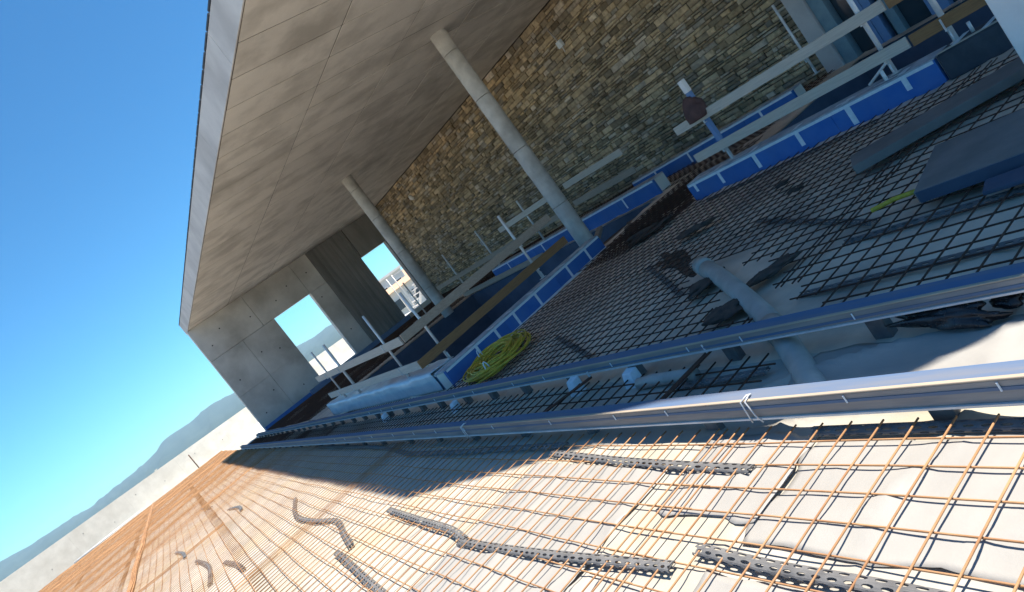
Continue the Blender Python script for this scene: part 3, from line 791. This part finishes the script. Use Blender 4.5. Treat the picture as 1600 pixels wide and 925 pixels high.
b = MB(); b.tube([(7.55, 4.72, .27), (7.60, 4.45, .40), (7.64, 4.28, .50)], .016, 8); b.build('threaded_clamp', M['galv'], t, smooth=True)
b = MB(); b.tube([(7.50, 4.50, .24), (7.50, 4.50, .36)], .02, 8); b.build('clamp_handle', M['white'], t, smooth=True)
post(7.65, 3.80, .24, 1.5, 'guardrail post at the brown boards beside the white pillar', .03, (.47, .95))
post(10.9, 7.45, .27, 1.60, 'slim post near the stone wall corner, behind the boards', .022, (.6,))

def board(p, q, m, label, w=.135, t_=.03, roll=0.0):
    b = MB(); b.beam(p, q, t_, w, roll=roll)
    o = recalc(b.build('guardrail_board', M[m], bevel=.003))
    return tag(o, label, 'board', 'timber guardrail boards')
board((3.37, 16.9, .90), (3.37, 10.25, .87), 'boardpale', 'upper pale board on the rail beside the wrapped kerb')
board((3.37, 16.9, .42), (3.37, 9.95, .41), 'boardpale', 'lower pale board on the rail beside the wrapped kerb')
board((3.25, 9.80, .91), (6.75, 10.15, .97), 'boardgrey', 'upper brown board along the kerb below the round column')
board((3.20, 9.75, .46), (6.75, 10.13, .49), 'boardbrown', 'lower orange-brown board along the kerb below the round column')
board((9.40, 23.0, .64), (9.40, 13.3, .62), 'boardgrey', 'long lower board before the stone wall, left of the near column')
board((9.38, 16.4, 1.10), (9.38, 13.2, 1.11), 'boardpale', 'short upper board before the stone wall, left of the near column')
board((9.40, 13.0, .67), (9.40, 10.7, .63), 'boardgrey', 'lower board before the stone wall, right of the near column')
board((9.38, 12.9, 1.12), (9.38, 10.7, 1.07), 'boardpale', 'upper board before the stone wall, right of the near column')
board((9.2, 20.3, .05), (9.2, 15.0, .0), 'boardgrey', 'low toe board across the back of the large opening', .14)
board((7.55, 7.45, .97), (7.55, 4.15, .94), 'boardpale', 'upper pale board above the taped blue kerb', .125)
board((7.55, 7.42, .49), (7.55, 4.14, .48), 'boardpale', 'lower pale board above the taped blue kerb', .125)
board((7.57, 4.13, .93), (7.80, 2.7, .93), 'boardbrown', 'upper brown board at the top right corner', .125)
board((7.57, 4.12, .47), (7.85, 2.7, .47), 'boardbrown', 'lower brown board at the top right corner', .125)
board((9.0, 12.2, -.02), (7.6, 10.75, -.02), 'boardgrey', 'loose board lying by the foot of the near column', .08, .12)
blob('work_cloth', M['bag'], (7.56, 6.95, 1.06), (.13, .175, .20), 17, 'red-brown cloth bag hung over the guardrail post', 'cloth', 0, .22, 30, 20, .12)

# ------------------------------------------------------------------ columns
def column(x, y, label):
    t = thing('concrete_column', label, 'column', (x, y, -.07), 'round concrete columns')
    zz = [-.07, .95, 2.25, 3.45, 4.45, 4.893]
    for a, c in zip(zz, zz[1:]):
        MB().tube([(x, y, a+.004), (x, y, a+.02), (x, y, c-.02), (x, y, c-.003)], [.166, .17, .17, .166], 40, cap=True).build('shaft_section', M['column'], t, smooth=False)
    for o in t.children:
        n = len(o.data.polygons); o.data.polygons.foreach_set("use_smooth", [True]*(n-2)+[False]*2)
    return t
column(7.94, 11.37, 'nearer round concrete column, right of the yellow coil')
column(8.05, 19.43, 'farther round concrete column beside the second doorway')

# ------------------------------------------------------------------ roof slab
CZ = 4.88
t = thing('roof_slab', 'large concrete roof slab overhanging the terrace', 'roof', (8, 14, CZ))
outl = [(3.23, 30.62), (3.23, 5.55), (3.60, 4.13), (3.85, 3.33), (3.98, 2.53), (4.02, 1.83), (4.16, 1.48), (4.42, 1.03), (4.57, .78), (5.0, .3), (5.8, .02), (7.0, -.1), (13.2, -.2), (13.2, 30.62)]  # near edge out of view, drawn back to let light under the roof
MB().prism(outl, CZ+.007, 5.345).build('slab_body', M['joint'], t)
px = [3.235, 5.0, 6.82, 8.64, 10.46, 12.52]
y = 7.97-.91*2
while y < 30.6:
    y1 = min(y+.91, 30.6)
    for a, c in zip(px, px[1:]):
        if y < 6.35 and a < 4.5: continue
        dz = rnd.uniform(-.002, .003)
        MB().box(a+rnd.uniform(.009, .014), c-rnd.uniform(.009, .014), y+rnd.uniform(.012, .019), y1-rnd.uniform(.012, .019), CZ+dz, CZ+.0065).build('ceiling_panel', M['ceil'], t)
    y += .91
fy = [5.56, 8.45, 11.4, 14.2, 17.0, 19.9, 22.8, 25.6, 28.4, 30.62]
for a, c in zip(fy, fy[1:]):
    MB().box(3.205, 3.2285, a+.006, c-.006, CZ-.004, 5.34).build('fascia_panel', M['fascia'], t, bevel=.004)
y = 5.6
while y < 30.5:
    l = rnd.uniform(.42, .55)
    MB().box(3.195, 3.245, y, min(y+l-.05, 30.6), 5.347, 5.367+rnd.uniform(0, .006)).build('edge_strip', M['bitumen'], t)
    y += l

# ------------------------------------------------------------------ end wall
EY = 29.76; ET = .32
t = thing('end_wall', 'bare concrete end wall with two doorways', 'wall', (8, EY, -.07))
def wp(x0, x1, z0, z1, nm='wall_panel', m='wall', y=EY, th=ET):
    return MB().box(x0+.005, x1-.005, y+rnd.uniform(-.004, .004), y+th, z0+.005, z1-.005).build(nm, M[m], t, bevel=.006)
for a, c in ((3.17, 4.6), (4.6, 6.1)):
    wp(a, c, -.07, 1.65); wp(a, c, 1.65, 3.40)
for a, c in ((3.17, 5.6), (5.6, 7.9), (7.9, 8.75)):
    wp(a, c, 3.40, 4.88)
wp(7.9, 8.75, -.07, 3.40)
MB().box(3.4, 12.6, EY+.1, EY+ET-.02, 3.42, 4.87).build('wall_core', M['wall'], t)
MB().box(3.19, 6.08, EY+.1, EY+ET-.02, -.07, 3.42).build('wall_core', M['wall'], t)
MB().box(7.92, 10.6, EY+.1, EY+ET-.02, -.07, 3.42).build('wall_core', M['wall'], t)
x = 8.75
while x < 10.6:
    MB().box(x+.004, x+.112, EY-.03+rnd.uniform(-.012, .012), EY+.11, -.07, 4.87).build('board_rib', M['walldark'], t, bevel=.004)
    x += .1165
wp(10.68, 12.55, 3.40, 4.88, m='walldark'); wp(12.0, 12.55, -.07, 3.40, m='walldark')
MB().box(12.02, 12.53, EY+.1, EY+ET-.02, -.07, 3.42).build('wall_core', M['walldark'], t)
for x, z in [(3.6, .55), (3.6, 2.2), (3.6, 3.9), (4.35, 1.1), (4.9, 2.6), (5.4, .55), (5.55, 2.3), (5.4, 4.0), (6.6, 3.95), (7.3, 4.2), (8.2, 3.0), (8.35, 1.2), (8.3, 4.2), (4.2, 4.3)]:
    MB().tube([(x, EY+.02, z), (x, EY-.008, z)], .028, 10).build('tie_hole', M['blackhole'], t)
# reveal of the doorways and pale plinth
MB().box(5.4, 10.6, EY-.55, EY-.06, -.07, .2).build('plinth', M['xpspale'], t, bevel=.01)
MB().box(3.2, 5.38, EY-.12, EY-.006, -.07, .14).build('foot_strip', M['xps'], t, bevel=.01)
MB().box(6.1, 7.9, EY-.02, EY+ET, -.07, .24).build('door_sill', M['slab'], t, bevel=.006)
MB().box(10.62, 12.0, EY-.02, EY+ET, -.07, .2).build('door_sill', M['slab'], t, bevel=.006)

# ------------------------------------------------------------------ stone wall
SX = 12.56
WY0, WY1 = 8.28, 29.75
t = thing('stone_wall', 'tall wall of rough brown coursed stone behind the columns', 'wall', (SX, 19, -.07))
MB().box(SX+.05, SX+.5, WY0, 30.05, -.07, 4.875).build('backing', M['mortar'], t)
stones = []
z = -.06
sr = random.Random(5)
while z < 4.86:
    h = sr.choice([.055, .065, .075, .08, .09, .10, .11, .13, .15]); h = min(h, 4.872-z)
    if 4.872-(z+h) < .06: h = 4.872-z
    y = WY0+.004
    while y < WY1:
        l = sr.uniform(.12, .40)*(1.25 if h > .12 else .95)
        if WY1-(y+l) < .12: l = WY1-y
        if h > .13 and sr.random() < .3:
            hs = h*sr.uniform(.4, .6); stones += [(y, l, z, hs), (y, l, z+hs, h-hs)]
        else:
            stones.append((y, l, z, h))
        y += l
    z += h
def stone_geo(b, y, l, z, h):
    g = sr.uniform(.005, .013)
    y0, y1, z0, z1 = y+g*.8, y+l-g*.8, z+g*.6, z+h-g*.6
    pr = sr.uniform(-.045, .03); xb = SX+.07; xf = SX+pr
    j = lambda s_: sr.uniform(-s_, s_)
    rim = [(y0+j(.008), z0+j(.007)), (y1+j(.008), z0+j(.007)), (y1+j(.008), z1+j(.007)), (y0+j(.008), z1+j(.007))]
    ins = min(.022, h*.22)
    inn = [(rim[0][0]+ins, rim[0][1]+ins), (rim[1][0]-ins, rim[1][1]+ins), (rim[2][0]-ins, rim[2][1]-ins), (rim[3][0]+ins, rim[3][1]-ins)]
    n = len(b.v)
    b.v += [(xb, a, c) for a, c in rim]+[(xf+.018+j(.006), a, c) for a, c in rim]+[(xf+j(.007), a, c) for a, c in inn]
    cm = (sum(a for a, c in inn)/4+j(l*.15), sum(c for a, c in inn)/4+j(h*.1))
    b.v.append((xf-.006+j(.008), cm[0], cm[1]))
    F = []
    for k in range(4):
        q = (k+1) % 4
        F += [(n+k, n+4+k, n+4+q, n+q), (n+4+k, n+8+k, n+8+q, n+4+q), (n+8+k, n+12, n+8+q)]
    b.f += F
    v = sr.random()
    warm = max(0, min(1, .25+.55*float(vnoise2(y*.35, z*.5, 71))+sr.uniform(-.25, .25)))
    br = sr.uniform(.55, 1.35)*(1.3 if v > .93 else 1)*(.6 if v < .08 else 1)
    A = (.55, .41, .23); B = (.45, .385, .285); C = (.38, .365, .34)
    c = [A[i]*warm+B[i]*(1-warm) for i in range(3)]
    if v > .8: c = [c[i]*.4+C[i]*.6 for i in range(3)]
    b.c += [(c[0]*br, c[1]*br, c[2]*br, 1)]*len(F)
def shown(s_):
    y, l, z, h = s_; p = proj((SX, y+l/2, z+h/2))
    if p is None or not (0 < p[0] < 1600 and 0 < p[1] < 925): return 0
    return l*h/p[2]**2
order = sorted(range(len(stones)), key=lambda i: -shown(stones[i]))
near = set(order[:300])
field = MB()
for i, s_ in enumerate(stones):
    if i in near:
        b = MB(); stone_geo(b, *s_); b.build('stone', M['stone'], t)
    else:
        stone_geo(field, *s_)
field.build('stone_field', M['stone'], t, kind='stuff')
# bits fixed to the stone face
t = thing('wall_bracket', 'small pale pipe bracket fixed high on the stone wall', 'bracket', (12.5, 13.85, 4.0))
MB().tube([(12.47, 13.9, 4.42), (12.46, 13.85, 4.2), (12.47, 13.83, 4.05)], .02, 8).build('pipe', M['pvc'], t, smooth=True)
MB().box(12.43, 12.53, 13.74, 13.92, 3.86, 4.04).build('box', M['tape'], t, bevel=.01)
MB().tube([(12.48, 13.82, 3.86), (12.48, 13.84, 3.72)], .015, 8).build('stub', M['galv'], t, smooth=True)
b = MB(); b.tube([(12.48, 26.02, 4.08), (12.47, 25.92, 3.98), (12.48, 25.82, 3.88)], [.05, .10, .05], 12)
tag(b.build('wall_lamp', M['white'], smooth=True), 'small white oval fitting on the stone wall', 'lamp')

# ------------------------------------------------------------------ window bay right of the stone wall
t = thing('concrete_pier', 'grey concrete pier at the right end of the stone wall', 'pier', (12.5, 8.0, -3))
MB().box(12.36, 13.0, 7.92, 8.27, -3.2, 4.87).build('pier_shaft', M['fascia'], t, bevel=.01)
MB().box(12.42, 12.95, 7.66, 7.915, -3.2, 4.87).build('metal_reveal', M['frametop'], t, bevel=.006)
t = thing('window_bay', 'dark glazed bay with blue filmed frames in the top right corner', 'window', (12.5, 5.5, -3))
for y0, y1 in [(7.30, 7.655), (6.3, 6.75), (4.95, 6.0), (3.2, 4.7), (1.2, 3.0)]:
    MB().box(12.60, 12.62, y0, y1, -3.2, 4.8).build('pane', M['glass'], t)
for y0, y1, m in [(7.02, 7.16, 'frameblue'), (7.17, 7.30, 'frameblue'), (6.75, 6.9, 'frametop'), (6.0, 6.14, 'frameblue'), (6.16, 6.3, 'frameblue'), (4.7, 4.95, 'frametop'), (3.0, 3.2, 'frameblue')]:
    MB().box(12.46, 12.66, y0, y1, -3.2, 4.82).build('frame_post', M[m], t, bevel=.006)
MB().box(12.60, 12.62, 6.91, 7.01, -3.2, 4.8).build('pane', M['glass'], t)
MB().box(12.66, 13.1, 1.0, 7.9, -3.2, 4.86).build('dark_reveal', M['bitumen'], t)
t = thing('white_pillar', 'bright white rendered pillar cut by the right picture edge', 'pillar', (5.95, 2.3, -.07))
MB().box(5.70, 6.10, 2.14, 2.55, -.07, 4.87).build('pillar_shaft', M['white'], t, bevel=.008)

# ------------------------------------------------------------------ parapet and the far edge of the terrace
t = thing('parapet', 'long pale concrete parapet closing the far end of the terrace', 'wall', (-3, 42.5, -.07))
pa, pb = Vector((14, 46.0, 0)), Vector((-25, 36.2, 0))
dd = (pb-pa); LL = dd.length; dd.normalize(); nn = Vector((dd.y, -dd.x, 0))
if nn.y < 0: nn = -nn
k = 14
for i in range(k):
    a = pa+dd*(LL*i/k+.001); c = pa+dd*(LL*(i+1)/k-.001)
    za = 1.12+(2.0-a.x)*.028; zc = 1.12+(2.0-c.x)*.028
    o = [a, c, c+nn*.25, a+nn*.25]
    hz = [za, zc, zc, za]
    recalc(MB().hexa([(v.x, v.y, -.07) for v in o]+[(v.x, v.y, h) for v, h in zip(o, hz)]).build('wall_panel', M['parapet'], t))
for i in range(13):
    s_ = (.3+.038*i+rnd.uniform(-.01, .01))*LL; p = pa+dd*s_-nn*.004; zz = rnd.uniform(.25, .95)
    MB().tube([(p.x, p.y, zz), (p.x-nn.x*.012, p.y-nn.y*.012, zz)], .018, 8).build('tie_hole', M['blackhole'], t)
b = MB(); b.tube([(.73, 42.2, .85), (.72, 41.6, -.05)], .03, 8)
tag(b.build('leaning_bar', M['rust_dark_shade'], smooth=True), 'short dark bar leaning on the far parapet', 'bar')
b = MB(); b.tube([(-2.4, 41.6, .06), (-5.9, 40.6, .06)], .05, 10)
tag(b.build('steel_tube', M['galv'], smooth=True), 'long grey tube lying at the foot of the far parapet', 'tube')

# ------------------------------------------------------------------ stair tower and houses past the second doorway
t = thing('scaffold_stair', 'pale scaffold stair seen through the second doorway', 'scaffold', (12.6, 32, -.07))
for y in (31.6, 32.5):
    MB().beam((12.1, y, .0), (13.6, y, 1.75), .05, .10).build('stringer', M['galv'], t)
for i in range(8):
    u = (i+.5)/8
    MB().box(12.1+1.5*u-.14, 12.1+1.5*u+.14, 31.63, 32.47, .0+1.75*u+.06, .0+1.75*u+.10).build('tread', M['white'], t)
for x, y in ((11.95, 31.6), (11.95, 32.5), (13.7, 31.6), (13.7, 32.5)):
    MB().tube([(x, y, -.07), (x, y, 2.05)], .026, 8).build('standard', M['galv'], t, smooth=True)
MB().tube([(11.95, 31.6, 1.95), (13.7, 31.6, 1.95)], .024, 8).build('ledger', M['galv'], t, smooth=True)
def house(x, y, wx, wy, h, rh, label, m='house'):
    z0 = -14.1
    t = thing('house', label, 'house', (x, y, z0), 'distant houses')
    MB().box(x-wx/2, x+wx/2, y, y+wy, z0, h).build('wall', M[m], t)
    if rh:
        b = MB(); e = .5
        b.v = [(x-wx/2-e, y-e, h), (x+wx/2+e, y-e, h), (x+wx/2+e, y+wy+e, h), (x-wx/2-e, y+wy+e, h), (x-wx/2-e, y+wy/2, h+rh), (x+wx/2+e, y+wy/2, h+rh)]
        b.f = [(0, 1, 5, 4), (2, 3, 4, 5), (0, 4, 3), (1, 2, 5), (3, 2, 1, 0)]
        b.build('roof', M['roof'], t)
    else:
        MB().box(x-wx/2-.2, x+wx/2+.2, y-.2, y+wy+.2, h+.01, h+.3).build('roof', M['house'], t)
    nxw = max(2, int(wx/2.6))
    for i in range(nxw):
        for zz in (h-2.2, h-5.0):
            xx = x-wx/2+wx*(i+.5)/nxw
            f_ = MB().box(xx-.55, xx+.55, y-.06, y-.01, zz, zz+1.3).build('window', M['house'], t)
            MB().box(xx-.45, xx+.45, y-.09, y-.065, zz+.1, zz+1.2).build('pane', M['pane'], f_)
house(27.2, 72, 5.0, 8, 1.1, .6, 'white house with orange roof seen through the second doorway')
house(31.0, 84, 4.5, 9, 2.9, 0, 'flat roofed white house behind the orange roofed one past the second doorway')
house(36.0, 90, 6.0, 8, 1.6, 1.0, 'low white house farthest right past the second doorway')

# ------------------------------------------------------------------ air
hz = bpy.data.materials.new('pale_air')
hz.use_nodes = True
hz.node_tree.nodes.clear()
ho = hz.node_tree.nodes.new("ShaderNodeOutputMaterial")
hv = hz.node_tree.nodes.new("ShaderNodeVolumePrincipled")
hv.inputs['Color'].default_value = (0.55, 0.80, 1.0, 1)
hv.inputs['Density'].default_value = 0.00017
hz.node_tree.links.new(hv.outputs[0], ho.inputs['Volume'])
b = MB().box(-4500, 4500, -300, 4200, -15.4, 75)
tag(b.build('haze', hz), 'thin pale blue air between the terrace and the hills', 'haze', kind='stuff')
